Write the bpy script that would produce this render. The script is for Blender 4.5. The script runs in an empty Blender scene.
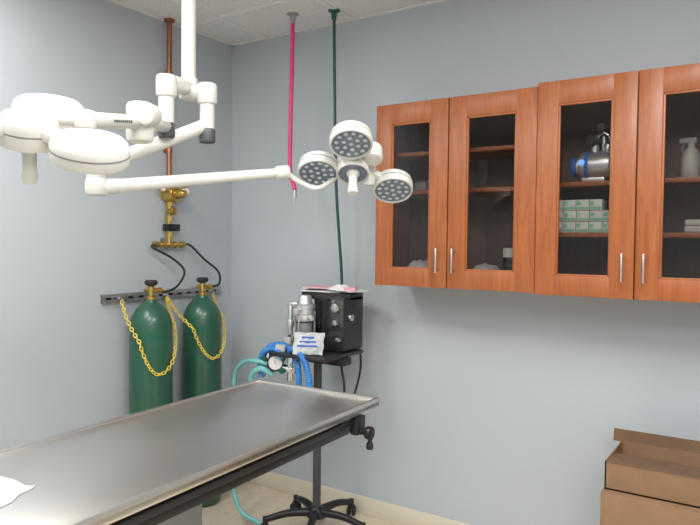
import bpy, bmesh, math, random
from mathutils import Vector, Matrix, Euler
random.seed(7)
S = bpy.context.scene
S.view_settings.view_transform = 'Standard'
S.view_settings.look = 'None'
S.view_settings.exposure = 0.0

# ------------------------------------------------------------------ materials
def new_mat(name):
    m = bpy.data.materials.new(name); m.use_nodes = True
    nt = m.node_tree
    return m, nt, nt.nodes['Principled BSDF']

def mat(name, col, rough=0.5, metal=0.0, var=0.06, scale=12.0, bump=0.0, bscale=60.0,
        stretch=(1,1,1), spec=0.5, emit=0.0, rvar=0.0, coat=0.0, ecol=(1, .98, .94)):
    m, nt, b = new_mat(name)
    tc = nt.nodes.new('ShaderNodeTexCoord')
    mp = nt.nodes.new('ShaderNodeMapping'); mp.inputs['Scale'].default_value = stretch
    nt.links.new(tc.outputs['Object'], mp.inputs['Vector'])
    n = nt.nodes.new('ShaderNodeTexNoise'); n.inputs['Scale'].default_value = scale
    n.inputs['Detail'].default_value = 4
    nt.links.new(mp.outputs[0], n.inputs['Vector'])
    r = nt.nodes.new('ShaderNodeValToRGB')
    r.color_ramp.elements[0].position = 0.3; r.color_ramp.elements[1].position = 0.7
    r.color_ramp.elements[0].color = [max(0, c*(1-var)) for c in col]+[1]
    r.color_ramp.elements[1].color = [min(1, c*(1+var)) for c in col]+[1]
    nt.links.new(n.outputs['Fac'], r.inputs['Fac'])
    nt.links.new(r.outputs['Color'], b.inputs['Base Color'])
    b.inputs['Roughness'].default_value = rough
    b.inputs['Metallic'].default_value = metal
    b.inputs['Specular IOR Level'].default_value = spec
    if coat: b.inputs['Coat Weight'].default_value = coat
    if rvar:
        mr = nt.nodes.new('ShaderNodeMapRange')
        mr.inputs['To Min'].default_value = rough-rvar; mr.inputs['To Max'].default_value = rough+rvar
        nt.links.new(n.outputs['Fac'], mr.inputs['Value']); nt.links.new(mr.outputs[0], b.inputs['Roughness'])
    if bump:
        n2 = nt.nodes.new('ShaderNodeTexNoise'); n2.inputs['Scale'].default_value = bscale
        nt.links.new(mp.outputs[0], n2.inputs['Vector'])
        bp = nt.nodes.new('ShaderNodeBump'); bp.inputs['Strength'].default_value = bump
        bp.inputs['Distance'].default_value = 0.004
        nt.links.new(n2.outputs['Fac'], bp.inputs['Height']); nt.links.new(bp.outputs[0], b.inputs['Normal'])
    if emit:
        b.inputs['Emission Color'].default_value = (*ecol, 1)
        b.inputs['Emission Strength'].default_value = emit
    return m

def wood_mat(name, c1, c2, rough=0.38):
    m, nt, b = new_mat(name)
    tc = nt.nodes.new('ShaderNodeTexCoord')
    mp = nt.nodes.new('ShaderNodeMapping'); mp.inputs['Scale'].default_value = (22, 22, 1.6)
    nt.links.new(tc.outputs['Object'], mp.inputs['Vector'])
    n = nt.nodes.new('ShaderNodeTexNoise'); n.inputs['Scale'].default_value = 2.2
    n.inputs['Detail'].default_value = 8; n.inputs['Distortion'].default_value = 1.2
    nt.links.new(mp.outputs[0], n.inputs['Vector'])
    r = nt.nodes.new('ShaderNodeValToRGB')
    r.color_ramp.elements[0].position = 0.3; r.color_ramp.elements[1].position = 0.72
    r.color_ramp.elements[0].color = (*c1, 1); r.color_ramp.elements[1].color = (*c2, 1)
    nt.links.new(n.outputs['Fac'], r.inputs['Fac']); nt.links.new(r.outputs['Color'], b.inputs['Base Color'])
    b.inputs['Roughness'].default_value = rough
    return m

def glass_mat(name, tint=(.78, .8, .8), ior=1.45):
    m = bpy.data.materials.new(name); m.use_nodes = True
    nt = m.node_tree; nt.nodes.clear()
    o = nt.nodes.new('ShaderNodeOutputMaterial'); mx = nt.nodes.new('ShaderNodeMixShader')
    t = nt.nodes.new('ShaderNodeBsdfTransparent'); t.inputs[0].default_value = (*tint, 1)
    g = nt.nodes.new('ShaderNodeBsdfGlossy'); g.inputs['Roughness'].default_value = 0.03
    f = nt.nodes.new('ShaderNodeFresnel'); f.inputs[0].default_value = ior
    nt.links.new(f.outputs[0], mx.inputs[0]); nt.links.new(t.outputs[0], mx.inputs[1])
    nt.links.new(g.outputs[0], mx.inputs[2]); nt.links.new(mx.outputs[0], o.inputs[0])
    return m

M = {}
M['wall'] = mat('paint_blue_grey', (.465, .51, .55), .75, var=.015, scale=3, bump=.12, bscale=180)
M['ceil'] = mat('ceiling_tile', (.72, .72, .70), .9, var=.09, scale=90, bump=.4, bscale=130)
M['tbar'] = mat('ceiling_tbar', (.76, .76, .74), .5, var=.02)
M['base'] = mat('cove_base_cream', (.70, .64, .52), .5, var=.03)
M['wood'] = wood_mat('cherry_wood', (.28, .078, .022), (.41, .128, .038))
M['wooddk'] = wood_mat('cherry_wood_inside', (.17, .115, .09), (.21, .145, .115), .5)
M['glass'] = glass_mat('door_glass', (.80, .79, .78), 1.4)
M['clear'] = glass_mat('clear_plastic', (.85, .87, .88))
M['steel'] = mat('brushed_stainless', (.68, .66, .63), .31, 1, var=.012, scale=3, stretch=(10, 1, 1))
M['nickel'] = mat('brushed_nickel', (.62, .61, .58), .3, 1, var=.03)
M['chrome'] = mat('chrome', (.78, .79, .81), .18, 1, var=.02)
M['alum'] = mat('satin_aluminium', (.62, .63, .64), .35, .75, var=.03)
M['zinc'] = mat('galvanised', (.42, .43, .43), .4, .8, var=.15, scale=30)
M['white'] = mat('white_enamel', (.60, .60, .56), .35, var=.015, coat=.15)
M['offw'] = mat('offwhite_plastic', (.50, .50, .47), .4, var=.02)
M['seam'] = mat('housing_seam', (.22, .23, .23), .5)
M['colgrey'] = mat('column_grey_paint', (.30, .31, .31), .5, var=.03)
M['greypl'] = mat('dark_grey_plastic', (.06, .065, .07), .45)
M['black'] = mat('black_paint', (.012, .012, .013), .4)
M['blackrub'] = mat('black_rubber', (.015, .015, .016), .65)
M['charcoal'] = mat('charcoal_body', (.022, .023, .026), .4, var=.1)
M['lens'] = mat('lamp_lens', (.15, .19, .24), .15, var=.2, scale=60, coat=.5)
M['led'] = mat('led_cell', (.45, .52, .58), .12, var=.1, scale=40, coat=.5)
M['gasgreen'] = mat('oxygen_green', (.020, .095, .055), .34, var=.12, scale=6, coat=.2)
M['dkgreen'] = mat('green_knob', (.01, .10, .06), .4)
M['brass'] = mat('brass', (.62, .42, .12), .28, 1, var=.1)
M['copper'] = mat('copper_pipe', (.40, .17, .09), .4, .9, var=.2, scale=9)
M['chain'] = mat('yellow_chain', (.80, .60, .10), .4, var=.05)
M['pink'] = mat('pink_hose', (.72, .045, .20), .4)
M['ghose'] = mat('green_hose', (.01, .07, .05), .4)
M['blue'] = mat('blue_hose', (.04, .23, .62), .4)
M['teal'] = mat('teal_hose', (.18, .48, .48), .35)
M['paper'] = mat('paper_white', (.72, .72, .70), .8, var=.04)
M['pinkp'] = mat('pink_paper', (.70, .38, .45), .8, var=.04)
M['bag'] = mat('white_wrap', (.62, .64, .66), .3, var=.15, scale=25, bump=1.0, bscale=35)
M['printb'] = mat('blue_print', (.03, .12, .52), .5)
M['indic'] = mat('blue_indicator', (.10, .30, .85), .3, emit=1.2, ecol=(.25, .5, 1))
M['printg'] = mat('green_print', (.20, .55, .36), .5)
M['printk'] = mat('grey_print', (.30, .32, .36), .6)
M['card'] = mat('cardboard', (.25, .145, .078), .85, var=.07, scale=14)
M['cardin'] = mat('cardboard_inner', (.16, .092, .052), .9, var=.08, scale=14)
M['tape'] = mat('packing_tape', (.32, .20, .11), .3)
M['diff'] = mat('troffer_diffuser', (.9, .9, .88), .5, emit=4)

# floor : vinyl tile
m, nt, b = new_mat('vinyl_tile_floor')
tc = nt.nodes.new('ShaderNodeTexCoord')
br = nt.nodes.new('ShaderNodeTexBrick'); br.offset = 0
br.inputs['Scale'].default_value = 1; br.inputs['Brick Width'].default_value = .305; br.inputs['Row Height'].default_value = .305
br.inputs['Mortar Size'].default_value = .0012
br.inputs['Color1'].default_value = (.62, .53, .41, 1); br.inputs['Color2'].default_value = (.65, .56, .44, 1)
br.inputs['Mortar'].default_value = (.48, .41, .32, 1)
nt.links.new(tc.outputs['Object'], br.inputs['Vector'])
nz = nt.nodes.new('ShaderNodeTexNoise'); nz.inputs['Scale'].default_value = 25; nz.inputs['Detail'].default_value = 6
nt.links.new(tc.outputs['Object'], nz.inputs['Vector'])
mx = nt.nodes.new('ShaderNodeMix'); mx.data_type = 'RGBA'; mx.blend_type = 'OVERLAY'; mx.inputs[0].default_value = .2
nt.links.new(br.outputs['Color'], mx.inputs[6]); nt.links.new(nz.outputs['Fac'], mx.inputs[7])
nt.links.new(mx.outputs[2], b.inputs['Base Color']); b.inputs['Roughness'].default_value = .35
M['floor'] = m

# ------------------------------------------------------------------ mesh helpers
def root(name, loc=(0, 0, 0)):
    e = bpy.data.objects.new(name, None); e.location = loc; e.empty_display_size = .1
    S.collection.objects.link(e); bpy.context.view_layer.update()
    return e

def finish(name, bm, material, parent=None, sharp=38):
    bm.normal_update()
    for f in bm.faces: f.smooth = True
    for e in bm.edges:
        if len(e.link_faces) == 2 and e.calc_face_angle(0) > math.radians(sharp): e.smooth = False
    me = bpy.data.meshes.new(name); bm.to_mesh(me); bm.free()
    o = bpy.data.objects.new(name, me); S.collection.objects.link(o)
    me.materials.append(M[material])
    if parent is not None:
        o.parent = parent
        o.matrix_parent_inverse = Matrix.Translation(parent.location).inverted()
    return o

def merge(bm, other):
    me = bpy.data.meshes.new('tmp'); other.to_mesh(me); other.free()
    bm.from_mesh(me); bpy.data.meshes.remove(me)

def box(bm, c, size, bev=0.0, rot=None, seg=2):
    b = bmesh.new(); bmesh.ops.create_cube(b, size=1)
    bmesh.ops.scale(b, vec=Vector(size), verts=b.verts)
    if bev > 0: bmesh.ops.bevel(b, geom=b.edges[:], offset=min(bev, min(size)*.45), segments=seg, affect='EDGES', profile=.5)
    mt = Matrix.Translation(c)
    if rot is not None: mt = mt @ (rot if isinstance(rot, Matrix) else Euler(rot).to_matrix().to_4x4())
    bmesh.ops.transform(b, matrix=mt, verts=b.verts)
    merge(bm, b)

def bx(bm, x0, x1, y0, y1, z0, z1, bev=0.0):
    box(bm, ((x0+x1)/2, (y0+y1)/2, (z0+z1)/2), (abs(x1-x0), abs(y1-y0), abs(z1-z0)), bev)

def zmat(z):
    return Vector(z).normalized().to_track_quat('Z', 'Y').to_matrix().to_4x4()

def lathe(bm, prof, loc=(0, 0, 0), axis=(0, 0, 1), seg=32):
    b = bmesh.new(); rings = []
    for r, z in prof:
        if r < 1e-6: rings.append([b.verts.new((0, 0, z))])
        else: rings.append([b.verts.new((r*math.cos(2*math.pi*i/seg), r*math.sin(2*math.pi*i/seg), z)) for i in range(seg)])
    for a, c in zip(rings[:-1], rings[1:]):
        for i in range(seg):
            j = (i+1) % seg
            if len(a) == 1 and len(c) == 1: continue
            if len(a) == 1: b.faces.new((a[0], c[i], c[j]))
            elif len(c) == 1: b.faces.new((a[i], a[j], c[0]))
            else: b.faces.new((a[i], a[j], c[j], c[i]))
    bmesh.ops.recalc_face_normals(b, faces=b.faces[:])
    bmesh.ops.transform(b, matrix=Matrix.Translation(loc) @ zmat(axis), verts=b.verts)
    merge(bm, b)

def rod(bm, a, b_, r, r2=None, seg=20, bev=0.0):
    a = Vector(a); b_ = Vector(b_); L = (b_-a).length; r2 = r if r2 is None else r2
    e = min(bev, L*.4, r*.9)
    if e > 0: prof = [(0, 0), (r-e, 0), (r-.3*e, .3*e), (r, e), (r2, L-e), (r2-.3*e, L-.3*e), (r2-e, L), (0, L)]
    else: prof = [(0, 0), (r, 0), (r2, L), (0, L)]
    lathe(bm, prof, a, b_-a, seg)

def spline(pts, res=8):
    P = [Vector(p) for p in pts]
    if len(P) < 3: return [P[0].lerp(P[-1], i/res) for i in range(res+1)]
    P = [2*P[0]-P[1]]+P+[2*P[-1]-P[-2]]; out = []
    for i in range(1, len(P)-2):
        for k in range(res):
            t = k/res; p0, p1, p2, p3 = P[i-1:i+3]
            out.append(.5*((2*p1)+(-p0+p2)*t+(2*p0-5*p1+4*p2-p3)*t*t+(-p0+3*p1-3*p2+p3)*t**3))
    out.append(P[-2]); return out

def tube(bm, pts, r, n=10, res=8, corr=0.0, pitch=.012, r2=None):
    L = spline(pts, res)
    if corr:
        ds = pitch/4; d = [0]
        for a, c in zip(L[:-1], L[1:]): d.append(d[-1]+(c-a).length)
        N = int(d[-1]/ds); out = []; j = 0
        for i in range(N+1):
            s = i*ds
            while j < len(d)-2 and d[j+1] < s: j += 1
            t = (s-d[j])/max(1e-9, d[j+1]-d[j]); out.append(L[j].lerp(L[j+1], min(1, t)))
        L = out
    b = bmesh.new(); rings = []; up = None; K = len(L)
    for i, p in enumerate(L):
        t = (L[min(i+1, K-1)]-L[max(i-1, 0)]).normalized()
        if up is None:
            up = t.orthogonal().normalized()
        up = (up-t*up.dot(t)).normalized(); s = t.cross(up)
        rr = r if r2 is None else r+(r2-r)*i/(K-1)
        if corr: rr = rr*(1+corr*(1 if i % 4 in (0, 1) else -1))
        rings.append([b.verts.new(p+rr*(math.cos(2*math.pi*k/n)*up+math.sin(2*math.pi*k/n)*s)) for k in range(n)])
    for a, c in zip(rings[:-1], rings[1:]):
        for k in range(n): b.faces.new((a[k], a[(k+1) % n], c[(k+1) % n], c[k]))
    b.faces.new(rings[0][::-1]); b.faces.new(rings[-1])
    bmesh.ops.recalc_face_normals(b, faces=b.faces[:])
    merge(bm, b)

def one(name, material, parent, fn, *a, **k):
    bm = bmesh.new(); fn(bm, *a, **k); return finish(name, bm, material, parent)

# ------------------------------------------------------------------ room
XL, XR, YF, YB, H = -2.87, 1.5, -1.9, 3.01, 2.715
def slab(name, x0, x1, y0, y1, z0, z1, m):
    bm = bmesh.new(); bx(bm, x0, x1, y0, y1, z0, z1); return finish(name, bm, m)
slab('floor', XL-.1, XR+.1, YF-.1, YB+.1, -.1, 0, 'floor')
slab('ceiling', XL-.1, XR+.1, YF-.1, YB+.1, H, H+.1, 'ceil')
slab('wall_left', XL-.1, XL, YF-.1, YB+.1, 0, H, 'wall')
slab('wall_back', XL, XR, YB, YB+.1, 0, H, 'wall')
slab('wall_right', XR, XR+.1, YF-.1, YB+.1, 0, H, 'wall')
slab('wall_front', XL, XR, YF-.1, YF, 0, H, 'wall')
def baseboard(name, x0, x1, y0, y1):
    bm = bmesh.new(); bx(bm, x0, x1, y0, y1, 0, .1, .003)
    finish(name, bm, 'base')
baseboard('baseboard_back', XL+.008, XR-.008, YB-.008, YB)
baseboard('baseboard_left', XL, XL+.008, YF, YB-.008)
baseboard('baseboard_right', XR-.008, XR, YF, YB)
baseboard('baseboard_front', XL+.008, XR-.008, YF, YF+.008)
bm = bmesh.new()
gx = XL+.30
while gx < XR: bx(bm, gx-.012, gx+.012, YF, YB, H-.006, H); gx += .61
gy = YB-.42
while gy > YF: bx(bm, XL, XR, gy-.012, gy+.012, H-.0055, H); gy -= .61
bx(bm, XL, XL+.022, YF, YB, H-.005, H); bx(bm, XL, XR, YB-.022, YB, H-.005, H)
finish('trim_ceiling_grid', bm, 'tbar')

# troffers
for i, (x, y) in enumerate([(-.15, 1.05), (.8, -.85), (-2.35, .75), (-1.25, .38)]):
    r = root('ceiling_light_panel', (x, y, H))
    bm = bmesh.new()
    for sx in (-1, 1): bx(bm, x+sx*.3-.015, x+sx*.3+.015, y-.6, y+.6, H-.02, H)
    for sy in (-1, 1): bx(bm, x-.3, x+.3, y+sy*.6-.015, y+sy*.6+.015, H-.02, H)
    finish('frame', bm, 'tbar', r)
    one('diffuser', 'diff', r, bx, x-.285, x+.285, y-.585, y+.585, H-.014, H-.002)
    ld = bpy.data.lights.new('panel_lamp', 'AREA'); ld.shape = 'RECTANGLE'; ld.size = .56; ld.size_y = 1.16
    ld.energy = (38, 48, 20, 26)[i]; ld.color = (1, .985, .955)
    lo = bpy.data.objects.new('panel_lamp', ld); S.collection.objects.link(lo)
    lo.parent = r; lo.location = (0, 0, -.022)

# ------------------------------------------------------------------ wall cabinets
def cabinet(x0, x1, seam, z0, z1, yf, shelves, gz0, gz1, hz):
    r = root('wall_cabinet', ((x0+x1)/2, YB, z0))
    yc = yf+.022
    bm = bmesh.new()
    bx(bm, x0, x0+.018, yc, YB, z0, z1); bx(bm, x1-.018, x1, yc, YB, z0, z1)
    bx(bm, x0+.018, x1-.018, yc, YB, z1-.018, z1); bx(bm, x0+.018, x1-.018, yc, YB, z0, z0+.018)
    bx(bm, seam-.02, seam+.02, yc, yc+.018, z0+.018, z1-.018)
    finish('carcass', bm, 'wood', r)
    one('back_panel', 'wooddk', r, bx, x0+.018, x1-.018, YB-.012, YB-.001, z0+.018, z1-.018)
    bm = bmesh.new()
    for s in shelves: bx(bm, x0+.019, x1-.019, yc+.025, YB-.013, s-.018, s, .001)
    finish('shelves', bm, 'wood', r)
    for k, (a, b_) in enumerate(((x0, seam-.0015), (seam+.0015, x1))):
        bm = bmesh.new(); ga, gb = a+.085, b_-.088
        y0, y1 = yf, yf+.02
        bx(bm, a+.001, ga, y0, y1, z0, z1, .0025); bx(bm, gb, b_-.001, y0, y1, z0, z1, .0025)
        bx(bm, ga-.001, gb+.001, y0+.0005, y1, gz1, z1-.0005, .002); bx(bm, ga-.001, gb+.001, y0+.0005, y1, z0+.0005, gz0, .002)
        for (u0, u1, v0, v1) in ((ga-.002, ga+.008, gz0, gz1), (gb-.008, gb+.002, gz0, gz1), (ga, gb, gz0-.002, gz0+.008), (ga, gb, gz1-.008, gz1+.002)):
            bx(bm, u0, u1, y0+.004, y1-.002, v0, v1, .002)
        finish(f'door_frame_{k+1}', bm, 'wood', r)
        one(f'door_pane_{k+1}', 'glass', r, bx, ga, gb, y0+.011, y0+.014, gz0, gz1)
    bm = bmesh.new()
    for hx in (seam-.042, seam+.036):
        rod(bm, (hx, yf-.028, hz-.055), (hx, yf-.028, hz+.055), .005, bev=.001, seg=12)
        for dz in (-.04, .04): rod(bm, (hx, yf-.028, hz+dz), (hx, yf+.001, hz+dz), .0038, seg=10)
    finish('bar_pulls', bm, 'nickel', r)
    return r
cabinet(-1.618, -.842, -1.241, 1.296, 2.150, 2.68, (1.925, 1.746), 1.378, 2.057, 1.42)
cabinet(-.840, -.06, -.455, 1.291, 2.162, 2.672, (1.755, 1.548), 1.372, 2.068, 1.412)

# cabinet contents ---------------------------------------------------
r = root('small_medicine_boxes', (-.66, 2.78, 1.548))
bmw = bmesh.new(); bmg = bmesh.new()
for row in range(3):
    for i in range(5):
        cx = -.77+i*.052+(.002 if row % 2 else 0); z = 1.549+row*.045
        if row == 2 and i == 4: continue
        bx(bmw, cx-.0245, cx+.0245, 2.73, 2.81, z, z+.043, .001)
        bx(bmg, cx-.022, cx+.022, 2.7285, 2.7295, z+.004, z+.014)
        bx(bmg, cx-.022, cx-.008, 2.7285, 2.7295, z+.020, z+.036)
finish('cartons', bmw, 'paper', r); finish('carton_print', bmg, 'printg', r)

r = root('chrome_vaporizer', (-.64, 2.81, 1.755))
bm = bmesh.new()
z = 1.823; vy = 2.79
rod(bm, (-.69, vy, z), (-.565, vy, z), .058, bev=.010, seg=32)
rod(bm, (-.565, vy, z), (-.545, vy, z), .046, bev=.004)
rod(bm, (-.705, vy, z), (-.69, vy, z), .040, bev=.004)
bx(bm, -.68, -.59, vy-.03, vy+.03, 1.756, 1.775, .003)
rod(bm, (-.635, vy, z+.045), (-.635, vy, z+.10), .016)
rod(bm, (-.60, vy, z+.045), (-.60, vy, z+.15), .009)
rod(bm, (-.585, vy, z+.045), (-.585, vy, z+.085), .018, bev=.004)
finish('barrel', bm, 'alum', r)
bm = bmesh.new()
tube(bm, [(-.635, vy, z+.09), (-.622, vy-.01, z+.12), (-.598, vy-.02, z+.128), (-.575, vy-.02, z+.11), (-.562, vy-.01, z+.07), (-.565, vy-.01, z+.04)], .009)
finish('elbow_tube', bm, 'chrome', r)
bm = bmesh.new(); rod(bm, (-.665, vy, z), (-.650, vy, z), .0592, seg=32); rod(bm, (-.724, vy, z), (-.704, vy, z), .042, bev=.004)
finish('blue_band', bm, 'printb', r)
bm = bmesh.new(); rod(bm, (-.675, vy-.045, z+.01), (-.675, vy-.062, z+.01), .013, bev=.003)
finish('indicator_lamp', bm, 'indic', r)
bm = bmesh.new(); rod(bm, (-.65, vy-.03, z+.10), (-.62, vy+.03, z+.10), .022, bev=.003); rod(bm, (-.61, vy-.03, z+.15), (-.59, vy+.01, z+.15), .018, bev=.003); finish('clamp', bm, 'greypl', r)

r = root('plastic_jar', (-.97, 2.78, 1.314))
bm = bmesh.new(); lathe(bm, [(0, 1.315), (.033, 1.315), (.036, 1.32), (.036, 1.43), (.030, 1.442), (0, 1.442)], (-.975, 2.77, 0)); finish('body', bm, 'clear', r)
bm = bmesh.new(); lathe(bm, [(0, 1.441), (.034, 1.441), (.034, 1.478), (.028, 1.482), (0, 1.482)], (-.975, 2.77, 0)); finish('lid', bm, 'paper', r)
bm = bmesh.new(); lathe(bm, [(0, 1.316), (.034, 1.316), (.034, 1.41), (0, 1.41)], (-.975, 2.77, 0)); finish('contents', bm, 'greypl', r)

def pillow(bm, c, sx, sy, h, rot=0, seed=1, wr=1.0):
    b = bmesh.new(); nx, ny = 22, 18; top = []; bot = []
    for i in range(nx+1):
        tr = []; brr = []
        for j in range(ny+1):
            u = i/nx*2-1; v = j/ny*2-1
            e = (1-abs(u)**4)*(1-abs(v)**4)
            w = wr*(.14*math.sin(5.3*u+3.1*v+seed)*math.sin(4.7*v-2.2*u+seed*2)+.12*math.sin(11*u-7*v+seed))
            z = h*max(0.02, e*(.75+w))
            x = u*sx/2*(1-.03*wr*math.sin(6*v)); y = v*sy/2*(1+.03*wr*math.sin(7*u))
            tr.append(b.verts.new((x, y, z+.001))); brr.append(b.verts.new((x, y, 0)))
        top.append(tr); bot.append(brr)
    for i in range(nx):
        for j in range(ny):
            b.faces.new((top[i][j], top[i+1][j], top[i+1][j+1], top[i][j+1]))
            b.faces.new((bot[i][j], bot[i][j+1], bot[i+1][j+1], bot[i+1][j]))
    for i in range(nx):
        b.faces.new((bot[i][0], bot[i+1][0], top[i+1][0], top[i][0])); b.faces.new((bot[i+1][ny], bot[i][ny], top[i][ny], top[i+1][ny]))
    for j in range(ny):
        b.faces.new((bot[0][j+1], bot[0][j], top[0][j], top[0][j+1])); b.faces.new((bot[nx][j], bot[nx][j+1], top[nx][j+1], top[nx][j]))
    bmesh.ops.recalc_face_normals(b, faces=b.faces[:])
    mt = Matrix.Translation(c) @ (rot if isinstance(rot, Matrix) else Matrix.Rotation(rot, 4, 'Z'))
    bmesh.ops.transform(b, matrix=mt, verts=b.verts); merge(bm, b)

bm = bmesh.new(); pillow(bm, (-1.09, 2.77, 1.3145), .13, .12, .06, .1, 3); pillow(bm, (-1.09, 2.77, 1.372), .11, .11, .04, -.1, 5)
finish('sterile_supply_pack', bm, 'bag')
bm = bmesh.new(); pillow(bm, (-1.43, 2.77, 1.3145), .18, .14, .065, .05, 8); pillow(bm, (-1.41, 2.78, 1.376), .14, .12, .045, -.1, 9)
finish('sterile_supply_pack', bm, 'bag')
r = root('glove_box', (-1.42, 2.86, 1.746))
one('carton', 'greypl', r, bx, -1.49, -1.37, 2.82, 2.90, 1.747, 1.80, .002)
one('label', 'printk', r, bx, -1.48, -1.42, 2.8185, 2.8195, 1.755, 1.79)
r = root('spray_bottle', (-.30, 2.82, 1.755))
bx0 = -.285
bm = bmesh.new(); lathe(bm, [(0, 1.756), (.03, 1.756), (.034, 1.762), (.034, 1.83), (.026, 1.86), (.013, 1.875), (.013, 1.89), (0, 1.89)], (bx0, 2.80, 0)); finish('body', bm, 'offw', r)
bm = bmesh.new(); bx(bm, bx0-.04, bx0+.02, 2.79, 2.81, 1.89, 1.912, .004); rod(bm, (bx0, 2.8, 1.885), (bx0, 2.8, 1.90), .013); tube(bm, [(bx0-.025, 2.80, 1.89), (bx0-.03, 2.8, 1.87), (bx0-.022, 2.8, 1.85)], .004)
finish('trigger', bm, 'printk', r)
bm = bmesh.new()
bx(bm, -.30, -.20, 2.78, 2.88, 1.549, 1.575, .006); bx(bm, -.30, -.21, 2.79, 2.88, 1.576, 1.60, .006)
finish('folded_towels', bm, 'offw')

# ------------------------------------------------------------------ operating table (slightly rotated about its far end)
TX0, TX1, TY0, TY1, TZ = -1.86, -1.263, .58, 2.13, .905
r = root('operating_table', (-1.56, 2.13, 0))
bm = bmesh.new()
bx(bm, TX0, TX1, TY0, TY1, TZ-.038, TZ-.008, .008)
w = .016
bx(bm, TX0, TX0+w, TY0, TY1, TZ-.034, TZ, .005); bx(bm, TX1-w, TX1, TY0, TY1, TZ-.034, TZ, .005)
bx(bm, TX0, TX1, TY1-w, TY1, TZ-.034, TZ, .005); bx(bm, TX0, TX1, TY0, TY0+w, TZ-.034, TZ, .005)
finish('top', bm, 'steel', r)
bm = bmesh.new()
for x in (-1.33, -1.79): bx(bm, x-.02, x+.02, .75, 2.05, .79, .825, .004)
for y in (.78, 1.2, 1.6, 2.0): bx(bm, -1.79, -1.33, y-.02, y+.02, .792, .824, .003)
for x in (-1.33, -1.79):
    for y in (.9, 1.95): bx(bm, x-.012, x+.012, y-.02, y+.02, .822, TZ-.036, .002)
bx(bm, -1.30, -1.275, .9, 2.02, .835, .855, .003)
bx(bm, -1.72, -1.50, 1.12, 1.58, .74, .795, .006)
finish('tilt_frame', bm, 'black', r)
bm = bmesh.new()
rod(bm, (-1.30, 1.98, .81), (-1.215, 1.98, .81), .012); rod(bm, (-1.235, 1.98, .81), (-1.21, 1.98, .81), .024, bev=.005)
rod(bm, (-1.22, 1.98, .81), (-1.22, 1.98, .77), .008); rod(bm, (-1.22, 1.98, .775), (-1.22, 1.98, .75), .013, bev=.004)
bx(bm, -1.285, -1.255, 1.95, 2.01, .80, .865, .004)
finish('tilt_lock_knob', bm, 'black', r)
bm = bmesh.new()
bx(bm, -1.72, -1.545, 1.25, 1.47, .34, .74, .008); bx(bm, -1.735, -1.53, 1.23, 1.49, .06, .42, .01)
finish('lift_column', bm, 'colgrey', r)
bm = bmesh.new(); bx(bm, -1.84, -1.40, 1.02, 1.70, .012, .07, .02)
for x in (-1.79, -1.45):
    for y in (1.07, 1.65): rod(bm, (x, y, 0), (x, y, .02), .025)
bx(bm, -1.42, -1.26, 1.30, 1.40, .02, .035, .005)
finish('pedestal_base', bm, 'black', r)
r.rotation_euler = (0, 0, .036)

r2 = root('gauze_sponge_pack', (-1.52, .80, TZ))
PCX, PCY = -1.525, .785
bm = bmesh.new(); pillow(bm, (PCX, PCY, TZ-.0065), .15, .15, .034, .5, 2, 1.7)
finish('wrap', bm, 'bag', r2)

# ------------------------------------------------------------------ gas cylinders, rail, chains, manifold
def gas_cyl(y):
    x = -2.73
    r = root('oxygen_cylinder', (x, y, 0))
    bm = bmesh.new()
    lathe(bm, [(0, .002), (.085, 0), (.104, .012), (.109, .03), (.109, 1.03), (.107, 1.065), (.098, 1.10), (.080, 1.135), (.055, 1.16), (.034, 1.175), (.03, 1.19), (0, 1.19)], (x, y, 0), seg=48)
    finish('body', bm, 'gasgreen', r)
    bm = bmesh.new()
    lathe(bm, [(0, 1.18), (.026, 1.18), (.026, 1.205), (.018, 1.21), (.018, 1.258), (.012, 1.264), (0, 1.264)], (x, y, 0), seg=20)
    rod(bm, (x, y, 1.235), (x+.02, y+.055, 1.235), .012); rod(bm, (x, y, 1.235), (x-.045, y, 1.235), .010)
    rod(bm, (x+.012, y+.035, 1.235), (x+.018, y+.052, 1.235), .018, seg=6)
    finish('valve', bm, 'brass', r)
    bm = bmesh.new(); lathe(bm, [(0, 1.262), (.022, 1.262), (.032, 1.268), (.034, 1.280), (.028, 1.290), (0, 1.292)], (x, y, 0), seg=14)
    finish('handwheel', bm, 'blackrub', r)
    bm = bmesh.new()
    for k in range(9):
        a = math.radians(-64+k*6.8)
        box(bm, (x+.1085*math.cos(a), y+.1085*math.sin(a), 1.005), (.0022, .0135, .045), rot=(0, 0, a))
    finish('content_label', bm, 'dkgreen', r)
    return r
gas_cyl(2.265); gas_cyl(2.628)

r = root('cylinder_wall_rail', (XL, 2.5, 1.2))
Y1 = 2.90
bm = bmesh.new()
bx(bm, XL, XL+.006, 2.06, Y1, 1.175, 1.217); bx(bm, XL, XL+.022, 2.06, Y1, 1.211, 1.217); bx(bm, XL, XL+.022, 2.06, Y1, 1.175, 1.181)
bx(bm, XL+.018, XL+.022, 2.06, Y1, 1.175, 1.189); bx(bm, XL+.018, XL+.022, 2.06, Y1, 1.203, 1.217)
finish('channel', bm, 'zinc', r)
bm = bmesh.new()
for k in range(12): bx(bm, XL+.006, XL+.008, 2.09+k*.068, 2.12+k*.068, 1.19, 1.202)
finish('slots', bm, 'black', r)
bm = bmesh.new()
for y in (2.15, 2.45, 2.80): 
    rod(bm, (XL+.02, y, 1.196), (XL+.05, y, 1.196), .009, seg=8); tube(bm, [(XL+.045, y, 1.196), (XL+.06, y, 1.19), (XL+.055, y, 1.17), (XL+.045, y, 1.175)], .003)
finish('eye_bolts', bm, 'zinc', r)

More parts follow.
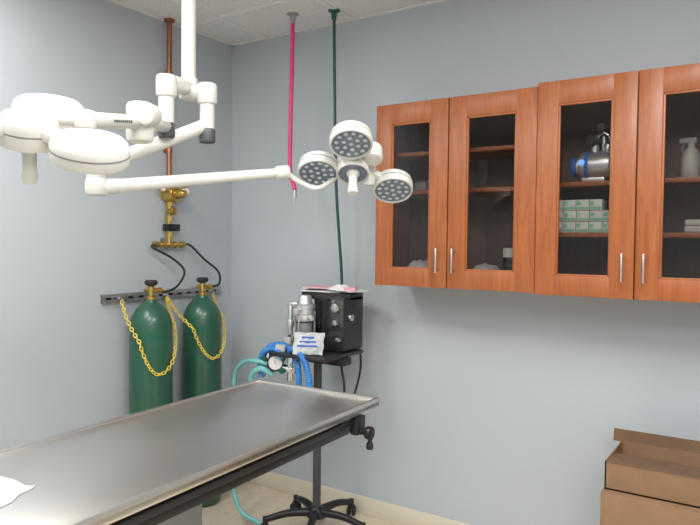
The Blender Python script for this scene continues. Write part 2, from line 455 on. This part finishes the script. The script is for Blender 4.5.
def chain(y0, y1, yc, drop, low=.46):
    pts = []; r = .122; x = -2.73
    N = 40
    for i in range(N+1):
        t = i/N; a = math.pi*(t-.5)
        px = x+math.cos(a)*r+.002; py = yc+math.sin(a)*r*1.02
        if t < .12: k = t/.12; px = (XL+.055)*(1-k)+px*k; py = y0*(1-k)+py*k
        if t > .88: k = (1-t)/.12; px = (XL+.055)*(1-k)+px*k; py = y1*(1-k)+py*k
        q = (low-t)/low if t < low else (t-low)/(1-low)
        z = 1.175-drop*(1-q**1.9)
        pts.append(Vector((px, py, z)))
    L = pts; d = [0]
    for a, c in zip(L[:-1], L[1:]): d.append(d[-1]+(c-a).length)
    pitch = .019; n = int(d[-1]/pitch); bm = bmesh.new(); j = 0
    for i in range(n+1):
        s = i*d[-1]/n
        while j < len(d)-2 and d[j+1] < s: j += 1
        t = (s-d[j])/(d[j+1]-d[j]); p = L[j].lerp(L[j+1], t); tg = (L[j+1]-L[j]).normalized()
        b = bmesh.new(); A, B = 12, 6; rings = []
        for u in range(A):
            th = 2*math.pi*u/A; ring = []
            cx, cz = .0080*math.cos(th), .0125*math.sin(th); dn = Vector((math.cos(th), 0, math.sin(th)))
            for v in range(B):
                ph = 2*math.pi*v/B
                ring.append(b.verts.new(Vector((cx, 0, cz))+.0028*(math.cos(ph)*dn+math.sin(ph)*Vector((0, 1, 0)))))
            rings.append(ring)
        for u in range(A):
            for v in range(B):
                b.faces.new((rings[u][v], rings[(u+1) % A][v], rings[(u+1) % A][(v+1) % B], rings[u][(v+1) % B]))
        mt = Matrix.Translation(p) @ zmat(tg) @ Matrix.Rotation(math.radians(45+90*(i % 2)), 4, 'Z')
        bmesh.ops.recalc_face_normals(b, faces=b.faces[:])
        bmesh.ops.transform(b, matrix=mt, verts=b.verts); merge(bm, b)
    return finish('safety_chain', bm, 'chain')
chain(2.15, 2.445, 2.265, .36, .38); chain(2.455, 2.80, 2.628, .33, .42)

PY = 2.472; PX = -2.83
r = root('oxygen_manifold', (PX, PY, 1.5))
bm = bmesh.new(); rod(bm, (PX, PY, 1.80), (PX, PY, H), .0135)
finish('copper_pipe', bm, 'copper', r)
bm = bmesh.new()
rod(bm, (PX, PY, H-.012), (PX, PY, H), .030); 
for z in (2.42, 2.0): bx(bm, XL, PX, PY-.012, PY+.012, z-.01, z+.01); rod(bm, (PX, PY, z-.012), (PX, PY, z+.012), .017)
finish('pipe_clamps', bm, 'copper', r)
bm = bmesh.new()
rod(bm, (PX, PY, 1.47), (PX, PY, 1.82), .013)
for z in (1.81, 1.70, 1.62, 1.53): rod(bm, (PX, PY, z-.012), (PX, PY, z+.012), .021, seg=6)
rod(bm, (PX-.03, PY, 1.755), (PX+.055, PY+.01, 1.755), .046, bev=.014); rod(bm, (PX+.05, PY+.01, 1.755), (PX+.11, PY+.02, 1.755), .030, r2=.020, bev=.006)
rod(bm, (PX, PY, 1.76), (PX+.02, PY+.07, 1.77), .012); rod(bm, (PX, PY, 1.76), (PX+.02, PY-.07, 1.775), .010)
rod(bm, (PX-.012, PY, 1.66), (PX+.05, PY, 1.66), .020, bev=.005)
rod(bm, (PX, PY-.10, 1.475), (PX, PY+.10, 1.475), .012)
for dy in (-.095, -.05, 0, .05, .095): rod(bm, (PX, PY+dy-.011, 1.475), (PX, PY+dy+.011, 1.475), .019, seg=6)
rod(bm, (PX, PY, 1.475), (PX, PY, 1.54), .016)
finish('regulator', bm, 'brass', r)
bm = bmesh.new(); lathe(bm, [(0, 0), (.026, 0), (.026, .016), (.022, .02), (0, .02)], (PX+.03, PY+.085, 1.775), (1, -.2, 0)); lathe(bm, [(0, 0), (.022, 0), (.022, .016), (.018, .02), (0, .02)], (PX+.03, PY-.08, 1.78), (1, -.2, 0))
finish('gauge_cases', bm, 'brass', r)
bm = bmesh.new(); lathe(bm, [(0, .0205), (.019, .0205), (0, .0215)], (PX+.03, PY+.085, 1.775), (1, -.2, 0)); lathe(bm, [(0, .0205), (.015, .0205), (0, .0215)], (PX+.03, PY-.08, 1.78), (1, -.2, 0))
finish('gauge_dials', bm, 'paper', r)
bm = bmesh.new(); bx(bm, PX-.02, PX+.03, PY-.03, PY+.055, 1.55, 1.59, .004); rod(bm, (PX+.03, PY, 1.57), (PX+.05, PY, 1.57), .012)
finish('pressure_switch', bm, 'black', r)
bm = bmesh.new(); bx(bm, XL, PX-.012, PY-.015, PY+.015, 1.46, 1.49); bx(bm, XL, XL+.004, PY-.03, PY+.03, 1.44, 1.51)
finish('wall_bracket', bm, 'zinc', r)
bm = bmesh.new()
tube(bm, [(PX, PY-.10, 1.475), (PX+.02, PY-.13, 1.46), (PX+.05, PY-.02, 1.40), (PX+.09, PY+.03, 1.33), (PX+.10, PY-.03, 1.25), (PX+.12, 2.34, 1.225), (-2.71, 2.318, 1.235)], .0065)
tube(bm, [(PX, PY+.10, 1.475), (PX+.02, PY+.14, 1.47), (PX+.05, PY+.22, 1.39), (PX+.09, PY+.29, 1.32), (PX+.11, PY+.28, 1.25), (-2.71, 2.683, 1.235)], .0065)
finish('pigtail_hoses', bm, 'blackrub', r)

# ------------------------------------------------------------------ ceiling gas drops
def drop(name, x, y, pts, m, end):
    r = root(name, (x, y, H))
    bm = bmesh.new(); lathe(bm, [(0, H), (.032, H), (.032, H-.006), (.016, H-.012), (.013, H-.05), (0, H-.05)][::-1], (x, y, 0), seg=24)
    finish('ceiling_fitting', bm, 'zinc' if m == 'pink' else 'dkgreen', r)
    bm = bmesh.new(); tube(bm, pts, .0115 if m == 'pink' else .008); finish('hose', bm, m, r)
    if end:
        p = Vector(pts[-1]); bm = bmesh.new(); rod(bm, p+Vector((0, 0, .01)), p-Vector((0, 0, .03)), .012, seg=12); rod(bm, p-Vector((0, 0, .03)), p-Vector((0, 0, .05)), .006, seg=12)
        finish('quick_connect', bm, 'chrome', r)
    return r
drop('suction_hose_drop', -2.194, 2.759, [(-2.194, 2.759, H-.02), (-2.198, 2.759, 2.4), (-2.205, 2.757, 2.0), (-2.20, 2.756, 1.86), (-2.17, 2.75, 1.80), (-2.165, 2.75, 1.765)], 'pink', True)
drop('oxygen_hose_drop', -1.975, 2.83, [(-1.975, 2.83, H-.02), (-1.97, 2.835, 2.3), (-1.965, 2.85, 1.8), (-1.95, 2.885, 1.35), (-1.945, 2.895, 1.12)], 'ghose', False)

# ------------------------------------------------------------------ anaesthesia machine
AX, AY = -2.0, 2.70
r = root('anesthesia_machine', (AX, AY, 0))
BX = AX+.035
bm = bmesh.new()
lathe(bm, [(0, .075), (.05, .075), (.055, .09), (.045, .115), (.028, .13), (0, .13)], (BX, AY, 0))
feet = []
for k in range(5):
    a = math.radians(8+72*k); d = Vector((math.cos(a), math.sin(a), 0)); e = Vector((BX, AY, 0))+d*.265
    tube(bm, [Vector((BX, AY, .10))+d*.03, Vector((BX, AY, .10))+d*.15, e+Vector((0, 0, .075))], .022, r2=.016)
    feet.append((e, a))
finish('star_base', bm, 'black', r)
bm = bmesh.new()
for e, a in feet:
    rod(bm, e+Vector((0, 0, .09)), e+Vector((0, 0, .05)), .013)
    t = Vector((-math.sin(a+.5), math.cos(a+.5), 0))
    for s in (-1, 1): rod(bm, e+Vector((0, 0, .027))+t*s*.006, e+Vector((0, 0, .027))+t*s*.022, .027, bev=.005)
    box(bm, e+Vector((0, 0, .05)), (.03, .03, .02), .005, rot=(0, 0, a))
finish('casters', bm, 'blackrub', r)
bm = bmesh.new(); rod(bm, (BX, AY, .12), (BX, AY, .93), .021); finish('pole', bm, 'greypl', r)
bm = bmesh.new()
bx(bm, AX-.12, AX+.22, AY-.20, AY+.15, .925, .945, .006)
bx(bm, AX-.03, AX+.15, AY-.04, AY+.04, .88, .925, .006)
finish('shelf', bm, 'charcoal', r)
bm = bmesh.new(); bx(bm, AX+.015, AX+.205, AY-.015, AY+.165, .95, 1.225, .008)
bx(bm, AX-.10, AX+.205, AY+.03, AY+.165, 1.20, 1.238, .006)
bx(bm, AX+.02, AX+.20, AY-.02, AY-.014, .97, 1.05, .002)
finish('ventilator_body', bm, 'charcoal', r)
bm = bmesh.new(); bx(bm, AX+.125, AX+.20, AY-.019, AY-.014, 1.075, 1.21, .002); finish('control_panel', bm, 'greypl', r)
bm = bmesh.new()
for (dx, z, rr) in ((.165, 1.17, .022), (.165, 1.095, .015), (.18, 1.01, .013)):
    rod(bm, (AX+dx, AY-.015, z), (AX+dx, AY-.045, z), rr, bev=.004)
rod(bm, (AX+.205, AY+.03, 1.12), (AX+.225, AY+.03, 1.12), .018, bev=.003)
for z in (1.20, 1.0): rod(bm, (AX+.14, AY-.016, z), (AX+.14, AY-.021, z), .005, seg=8)
finish('control_knobs', bm, 'nickel', r)
bm = bmesh.new()
for k in range(2): rod(bm, (AX+.055+k*.035, AY-.022, 1.06), (AX+.055+k*.035, AY-.022, 1.20), .009)
bx(bm, AX+.035, AX+.115, AY-.035, AY-.014, 1.045, 1.065, .003); bx(bm, AX+.035, AX+.115, AY-.035, AY-.014, 1.198, 1.215, .003)
finish('flow_meters', bm, 'clear', r)
cx, cy = AX+.005, AY-.075
bm = bmesh.new()
lathe(bm, [(0, .985), (.050, .985), (.054, .995), (.054, 1.02), (.046, 1.024), (0, 1.024)], (cx, cy, 0))
lathe(bm, [(0, 1.10), (.052, 1.10), (.056, 1.107), (.056, 1.13), (.05, 1.137), (.05, 1.16), (.055, 1.165), (.055, 1.18), (.040, 1.187), (.034, 1.20), (.034, 1.22), (.028, 1.228), (0, 1.228)], (cx, cy, 0))
rod(bm, (cx, cy-.03, 1.15), (cx, cy-.080, 1.15), .018, bev=.003); rod(bm, (cx-.04, cy, 1.18), (cx-.085, cy-.01, 1.18), .014, bev=.003)
rod(bm, (cx+.04, cy-.02, 1.12), (cx+.075, cy-.04, 1.12), .014, bev=.003)
for a in (30, 150, 270): rod(bm, (cx+.050*math.cos(math.radians(a)), cy+.050*math.sin(math.radians(a)), .985), (cx+.050*math.cos(math.radians(a)), cy+.050*math.sin(math.radians(a)), 1.15), .004, seg=8)
rod(bm, (cx, cy, .945), (cx, cy, 1.0), .03)
rod(bm, (cx-.085, cy-.01, 1.19), (cx-.085, cy-.01, 1.02), .013, bev=.003)
rod(bm, (cx-.085, cy-.01, 1.10), (cx-.085, cy-.01, 1.06), .020, bev=.004)
finish('absorber_head', bm, 'alum', r)
bm = bmesh.new(); lathe(bm, [(.047, 1.024), (.047, 1.10)], (cx, cy, 0)); finish('absorber_canister', bm, 'clear', r)
bm = bmesh.new(); lathe(bm, [(0, 1.026), (.043, 1.026), (.043, 1.09), (0, 1.09)], (cx, cy, 0)); finish('absorbent_granules', bm, 'offw', r)
bm = bmesh.new()
gx, gy, gz = -2.11, 2.56, .87
rod(bm, (AX-.10, AY-.05, .90), (gx-.05, gy, .88), .014); rod(bm, (gx-.09, gy, .855), (gx+.10, gy, .855), .022, bev=.004)
rod(bm, (gx+.08, gy, .80), (gx+.08, gy, .93), .020, bev=.004); rod(bm, (gx-.07, gy, .80), (gx-.07, gy, .93), .020, bev=.004)
rod(bm, (gx, gy, .86), (gx, gy, .90), .01)
finish('breathing_block', bm, 'chrome', r)
gd = Vector((.62, -.78, .1))
gc = Vector((gx-.005, gy-.02, .885))
bm = bmesh.new(); lathe(bm, [(0, 0), (.040, 0), (.043, .006), (.043, .024), (.038, .028), (.035, .026)], gc, gd); finish('gauge_case', bm, 'black', r)
bm = bmesh.new(); lathe(bm, [(0, .024), (.036, .024)], gc, gd); finish('gauge_dial', bm, 'paper', r)
bm = bmesh.new(); box(bm, gc+gd.normalized()*.026, (.002, .002, .03), rot=zmat(gd) @ Matrix.Rotation(.6, 4, 'Z') @ Matrix.Rotation(math.pi/2, 4, 'X')); finish('gauge_needle', bm, 'black', r)
bm = bmesh.new()
tube(bm, [(gx+.08, gy, .92), (gx+.10, gy-.03, .965), (gx+.17, gy-.05, .955), (gx+.22, gy-.06, .90), (gx+.25, gy-.07, .80), (gx+.25, gy-.07, .66)], .015, corr=.09)
tube(bm, [(gx-.07, gy, .92), (gx-.05, gy-.01, .96), (gx+.02, gy-.0, .975), (gx+.09, gy+.0, .945), (gx+.14, gy-.02, .88), (gx+.16, gy-.03, .70)], .015, corr=.09)
tube(bm, [(gx-.09, gy-.03, .80), (gx-.10, gy-.03, .88), (gx-.06, gy-.04, .94), (gx+.0, gy-.03, .955), (gx+.06, gy-.04, .92)], .013, corr=.09)
finish('blue_breathing_hoses', bm, 'blue', r)
bm = bmesh.new()
tube(bm, [(gx+.0, gy, .86), (gx-.10, gy-.05, .885), (gx-.20, gy-.04, .87), (gx-.28, gy-.02, .80), (gx-.31, gy, .68), (gx-.31, gy, .52), (gx-.31, gy, .38), (gx-.30, gy-.02, .22), (gx-.22, gy-.04, .08), (gx-.08, gy-.02, .03)], .012)
tube(bm, [(gx-.02, gy-.02, .82), (gx-.08, gy-.05, .85), (gx-.14, gy-.05, .80), (gx-.13, gy-.03, .72)], .016)
finish('teal_scavenge_hose', bm, 'teal', r)
bm = bmesh.new()
rod(bm, (gx+.04, gy-.01, .90), (gx+.04, gy-.035, .94), .013, bev=.003); rod(bm, (gx-.07, gy-.02, .89), (gx-.07, gy-.045, .89), .018, bev=.003); rod(bm, (gx+.05, gy-.02, .85), (gx+.05, gy-.045, .85), .014, bev=.003)
finish('valve_caps', bm, 'dkgreen', r)
bm = bmesh.new()
tube(bm, [(AX+.17, AY-.0, .92), (AX+.205, AY-.03, .86), (AX+.22, AY-.03, .78), (AX+.20, AY-.02, .70), (AX+.10, AY-.01, .66), (BX, AY, .70)], .006)
tube(bm, [(AX+.10, AY+.16, 1.12), (AX+.10, AY+.20, 1.12), (AX+.14, AY+.21, 1.0), (AX+.17, AY+.19, .8), (AX+.1, AY+.1, .5), (BX, AY, .45)], .006)
tube(bm, [(cx-.085, cy-.01, 1.03), (cx-.10, cy-.02, .96), (cx-.11, cy-.03, .90), (gx-.02, gy, .87)], .008)
bx(bm, AX+.14, AX+.23, AY-.06, AY+.02, .885, .925, .006)
finish('power_cord', bm, 'blackrub', r)
bm = bmesh.new(); bx(bm, AX-.112, AX-.07, AY-.10, AY-.06, .945, 1.01, .004); box(bm, (AX-.085, AY-.15, .962), (.05, .05, .034), .003, rot=(0, 0, .4))
finish('supply_cups', bm, 'offw', r)
r3 = root('wipes_packet', (AX+.07, AY-.17, .945))
Rw = Euler((math.radians(62), 0, .45)).to_matrix().to_4x4()
wc = Vector((AX+.09, AY-.155, 1.0))
bm = bmesh.new(); pillow(bm, wc, .15, .115, .03, Rw, 4)
finish('wrap', bm, 'bag', r3)
bm = bmesh.new()
for k in range(3): box(bm, wc+(Rw @ Vector((.0, -.022+k*.022, .027))), (.10-.02*k, .008, .004), rot=Rw)
finish('print', bm, 'printb', r3)
r4 = root('paper_stack', (AX+.05, AY+.05, 1.238))
bm = bmesh.new()
box(bm, (AX+.02, AY+.10, 1.243), (.23, .15, .008), rot=(0, 0, .1)); box(bm, (AX+.14, AY+.10, 1.2505), (.20, .13, .006), rot=(0, 0, -.25)); box(bm, (AX-.03, AY+.09, 1.256), (.14, .12, .005), rot=(0, 0, .35))
pillow(bm, (AX+.14, AY+.05, 1.254), .12, .09, .030, -.3, 6)
finish('sheets', bm, 'paper', r4)
bm = bmesh.new(); box(bm, (AX+.025, AY+.075, 1.262), (.17, .12, .008), rot=(0, 0, .2)); box(bm, (AX+.19, AY+.06, 1.262), (.06, .09, .016), rot=(0, 0, .5)); finish('pink_sheet', bm, 'pinkp', r4)

# ------------------------------------------------------------------ surgical light
LX, LY = -1.666, 1.538
r = root('surgical_light', (LX, LY, H))
bm = bmesh.new()
rod(bm, (LX, LY, 2.0), (LX, LY, H), .024, seg=28)
lathe(bm, [(0, H-.06), (.06, H-.06), (.09, H-.04), (.11, H), (0, H)], (LX, LY, 0), seg=40)
finish('ceiling_pole', bm, 'white', r)
SL = Vector((-1.605, 1.39, 0)); SR = Vector((-1.575, 1.535, 0))
bm = bmesh.new()
rod(bm, (LX, LY, 1.972), (LX, LY, 2.045), .032, bev=.008, seg=28)
P0 = Vector((LX, LY, 2.012)); P1 = Vector((SL.x, SL.y, 1.99)); rod(bm, P0, P1, .027, bev=.004, seg=24)
P0 = Vector((LX, LY, 1.995)); P2 = Vector((SR.x, SR.y, 1.985)); rod(bm, P0, P2, .027, bev=.004, seg=24)
for s in (SL, SR):
    rod(bm, (s.x, s.y, 1.945), (s.x, s.y, 2.015), .032, bev=.010, seg=28)
    rod(bm, (s.x, s.y, 1.85), (s.x, s.y, 1.95), .024, seg=24)
finish('extension_arms', bm, 'white', r)
bm = bmesh.new()
for s in (SL, SR): rod(bm, (s.x, s.y, 1.820), (s.x, s.y, 1.868), .0265, bev=.006, seg=24)
finish('pivot_caps', bm, 'greypl', r)
EL = Vector((-1.705, 1.213, 1.70))
bm = bmesh.new()
rod(bm, (SR.x, SR.y, 1.880), EL+Vector((0, 0, .015)), .022, bev=.006, seg=24)
rod(bm, EL+Vector((0, 0, .035)), EL-Vector((0, 0, .025)), .030, bev=.008, seg=24)
A0 = Vector((-1.705, 1.213, 1.655)); A1 = Vector((-1.36, 1.679, 1.728))
rod(bm, A0+Vector((0, 0, .03)), A0-Vector((0, 0, .025)), .034, bev=.012, seg=24)
rod(bm, A0, A1, .0215, r2=.015, bev=.005, seg=24)
rod(bm, A0, A0+(A1-A0)*.12, .026, r2=.022, bev=.006, seg=24)
rod(bm, A1-(A1-A0)*.06, A1+(A1-A0)*.02, .0225, bev=.006, seg=24)
finish('spring_arm_long', bm, 'white', r)

RH = Vector((-1.202, 1.8425, 1.755))
def light_head(tag, c, n, petals, R=.068, hubR=.055):
    n = n.normalized()
    bw = bmesh.new(); bl = bmesh.new(); be = bmesh.new(); bs = bmesh.new()
    body = [(0, .026), (.60, .0255), (.84, .023), (.95, .015), (1.0, .003), (1.0, -.022), (.97, -.028), (.90, -.029), (.88, -.022)]
    for off in petals:
        p = c+off
        lathe(bw, [(k*R, z) for k, z in body], p, n, 48)
        lathe(bs, [(1.006*R, -.003), (1.008*R, -.0065)], p, n, 48)
        lathe(bl, [(.885*R, -.0235), (0, -.0235)], p, n, 40)
        F = zmat(n)
        for ring, cnt in ((0, 1), (.36, 6), (.68, 12)):
            for i in range(cnt):
                a = 2*math.pi*i/cnt+ring
                q = p+(F @ Vector((ring*R*math.cos(a), ring*R*math.sin(a), -.0245)))
                lathe(be, [(0, -.003), (.06*R, -.0025), (.105*R, 0)], q, n, 12)
        d = off.normalized(); m0 = c+off*.5
        x = d; zz = n; y = zz.cross(x); mt = Matrix((x, y, zz)).transposed().to_4x4()
        box(bw, m0+n*.000, (off.length*.62, .045, .026), .008, rot=mt)
    lathe(bw, [(k*hubR, z*1.25) for k, z in body], c, n, 36)
    lathe(bs, [(1.006*hubR, -.003), (1.008*hubR, -.0065)], c, n, 36)
    lathe(bl, [(.885*hubR, -.030), (0, -.030)], c, n, 36)
    lathe(bw, [(.022, -.024), (.022, -.036), (.015, -.044), (.0145, -.09), (.018, -.105), (.015, -.118), (0, -.12)], c, n, 24)
    finish(tag+'_housing', bw, 'white', r); finish(tag+'_lens', bl, 'lens', r); finish(tag+'_leds', be, 'led', r); finish(tag+'_seams', bs, 'seam', r)

def camh(c): 
    v = Vector((-c.x, -c.y, 0)); return v.normalized()
Rv = Vector((.8358, .549, 0))
h = camh(RH); ph = math.radians(55)
f = h*math.cos(ph)+Vector((0, 0, -math.sin(ph))); U = h*math.sin(ph)+Vector((0, 0, math.cos(ph)))
rt = U.cross(f).normalized()
if rt.dot(Rv) < 0: rt = -rt
pet = [ (rt*math.cos(math.radians(a))+U*math.sin(math.radians(a)))*d for a, d in ((93, .132), (184, .118), (326, .168)) ]
light_head('far_head', RH, -f, pet, R=.070)
bm = bmesh.new()
tube(bm, [A1, A1+Vector((.03, .035, -.03)), A1+Vector((.08, .07, -.05)), RH+Vector((-.05, -.03, -.065))-f*.04, RH-f*.055], .0085)
rod(bm, RH-f*.07, RH-f*.02, .03, bev=.006)
b0 = RH+rt*.055-U*.03
bx(bm, b0.x-.018, b0.x+.018, b0.y-.018, b0.y+.018, b0.z-.045, b0.z+.045, .008)
k0 = b0+U*.07+rt*.01; rod(bm, k0+f*.01, k0-f*.05, .034, bev=.01)
rod(bm, RH+rt*.055-U*.08, RH+rt*.10-U*.10, .011, bev=.003)
finish('far_head_yoke', bm, 'white', r)
LH = Vector((-1.297, .763, 1.728))
h = camh(LH); th = math.radians(25)
n = h*math.sin(th)+Vector((0, 0, math.cos(th))); Wv = -h*math.cos(th)+Vector((0, 0, math.sin(th)))
rt = n.cross(Wv).normalized()
if rt.dot(Rv) < 0: rt = -rt
pet = [(rt*math.cos(math.radians(a))+Wv*math.sin(math.radians(a)))*.155 for a in (-45, 75, 195)]
light_head('near_head', LH, n, pet, R=.076, hubR=.058)
J = Vector((-1.433, 1.152, 1.815)); E = Vector((-1.246, .8565, 1.755))
bm = bmesh.new()
rod(bm, (SL.x, SL.y, 1.855), J+Vector((0, 0, .01)), .020, bev=.004)
rod(bm, J+Vector((0, 0, .052)), J-Vector((0, 0, .055)), .036, bev=.012, seg=28)
rod(bm, J+Vector((.012, .03, .02)), J+Vector((.05, -.03, .012)), .030, bev=.01, seg=24)
rod(bm, J, E, .018, bev=.004); rod(bm, E+Vector((0, 0, .02)), E-Vector((0, 0, .02)), .024, bev=.006)
tube(bm, [E, (E+LH)/2+Vector((0, 0, .012)), LH+n*.03], .014)
finish('near_spring_arm', bm, 'white', r)
bm = bmesh.new(); rod(bm, J+Vector((0, 0, .001)), J-Vector((0, 0, .002)), .0364, seg=28)
finish('joint_seam', bm, 'seam', r)
bm = bmesh.new()
d = (E-J).normalized(); q = J.lerp(E, .5)
side = d.cross(Vector((0, 0, 1))).normalized()
if side.dot(camh(J)) < 0: side = -side
mt = Matrix((d, side, d.cross(side))).transposed().to_4x4()
for k in range(9): box(bm, q+side*.0182+d*(-.06+k*.014), (.009, .001, .006), rot=mt)
finish('arm_label', bm, 'greypl', r)

# ------------------------------------------------------------------ cardboard boxes
r = root('cardboard_box', (-.2, 2.66, 0))
bm = bmesh.new(); x0, x1, y0, y1 = -.515, .06, 2.46, 2.90
bx(bm, x0, x1, y0, y1, 0, .60, .003); finish('body', bm, 'card', r)
bm = bmesh.new(); bx(bm, x0, x1, 2.66, 2.70, .6, .601); bx(bm, x0-.0008, x0, 2.66, 2.70, .52, .6); finish('tape', bm, 'tape', r)
r = root('cardboard_box', (-.2, 2.68, .602))
x0, x1, y0, y1, z0, z1 = -.51, .04, 2.50, 2.80, .6015, .705
bm = bmesh.new(); t = .005
bx(bm, x0, x1, y0, y1, z0, z0+t); bx(bm, x0, x1, y0, y0+t, z0, z1); bx(bm, x0, x1, y1-t, y1, z0, z1)
bx(bm, x0, x0+t, y0, y1, z0, z1); bx(bm, x1-t, x1, y0, y1, z0, z1)
finish('walls', bm, 'card', r)
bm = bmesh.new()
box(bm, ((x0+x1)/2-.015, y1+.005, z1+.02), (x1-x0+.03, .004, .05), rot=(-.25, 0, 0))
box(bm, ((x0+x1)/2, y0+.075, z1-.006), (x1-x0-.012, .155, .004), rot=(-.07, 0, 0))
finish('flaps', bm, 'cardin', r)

# ------------------------------------------------------------------ world & camera
w = bpy.data.worlds.new('World'); S.world = w; w.use_nodes = True
w.node_tree.nodes['Background'].inputs[0].default_value = (.6, .65, .7, 1); w.node_tree.nodes['Background'].inputs[1].default_value = .3
cd = bpy.data.cameras.new('camera'); cam = bpy.data.objects.new('camera', cd); S.collection.objects.link(cam)
cd.sensor_width = 36; cd.lens = 650/700*36; cd.clip_start = .02
cam.matrix_world = Matrix.Translation((0, 0, 1.5)) @ Matrix.Rotation(math.radians(33.3), 4, 'Z') @ Matrix.Rotation(math.radians(90-1.8), 4, 'X') @ Matrix.Rotation(math.radians(.6), 4, 'Z')
S.camera = cam
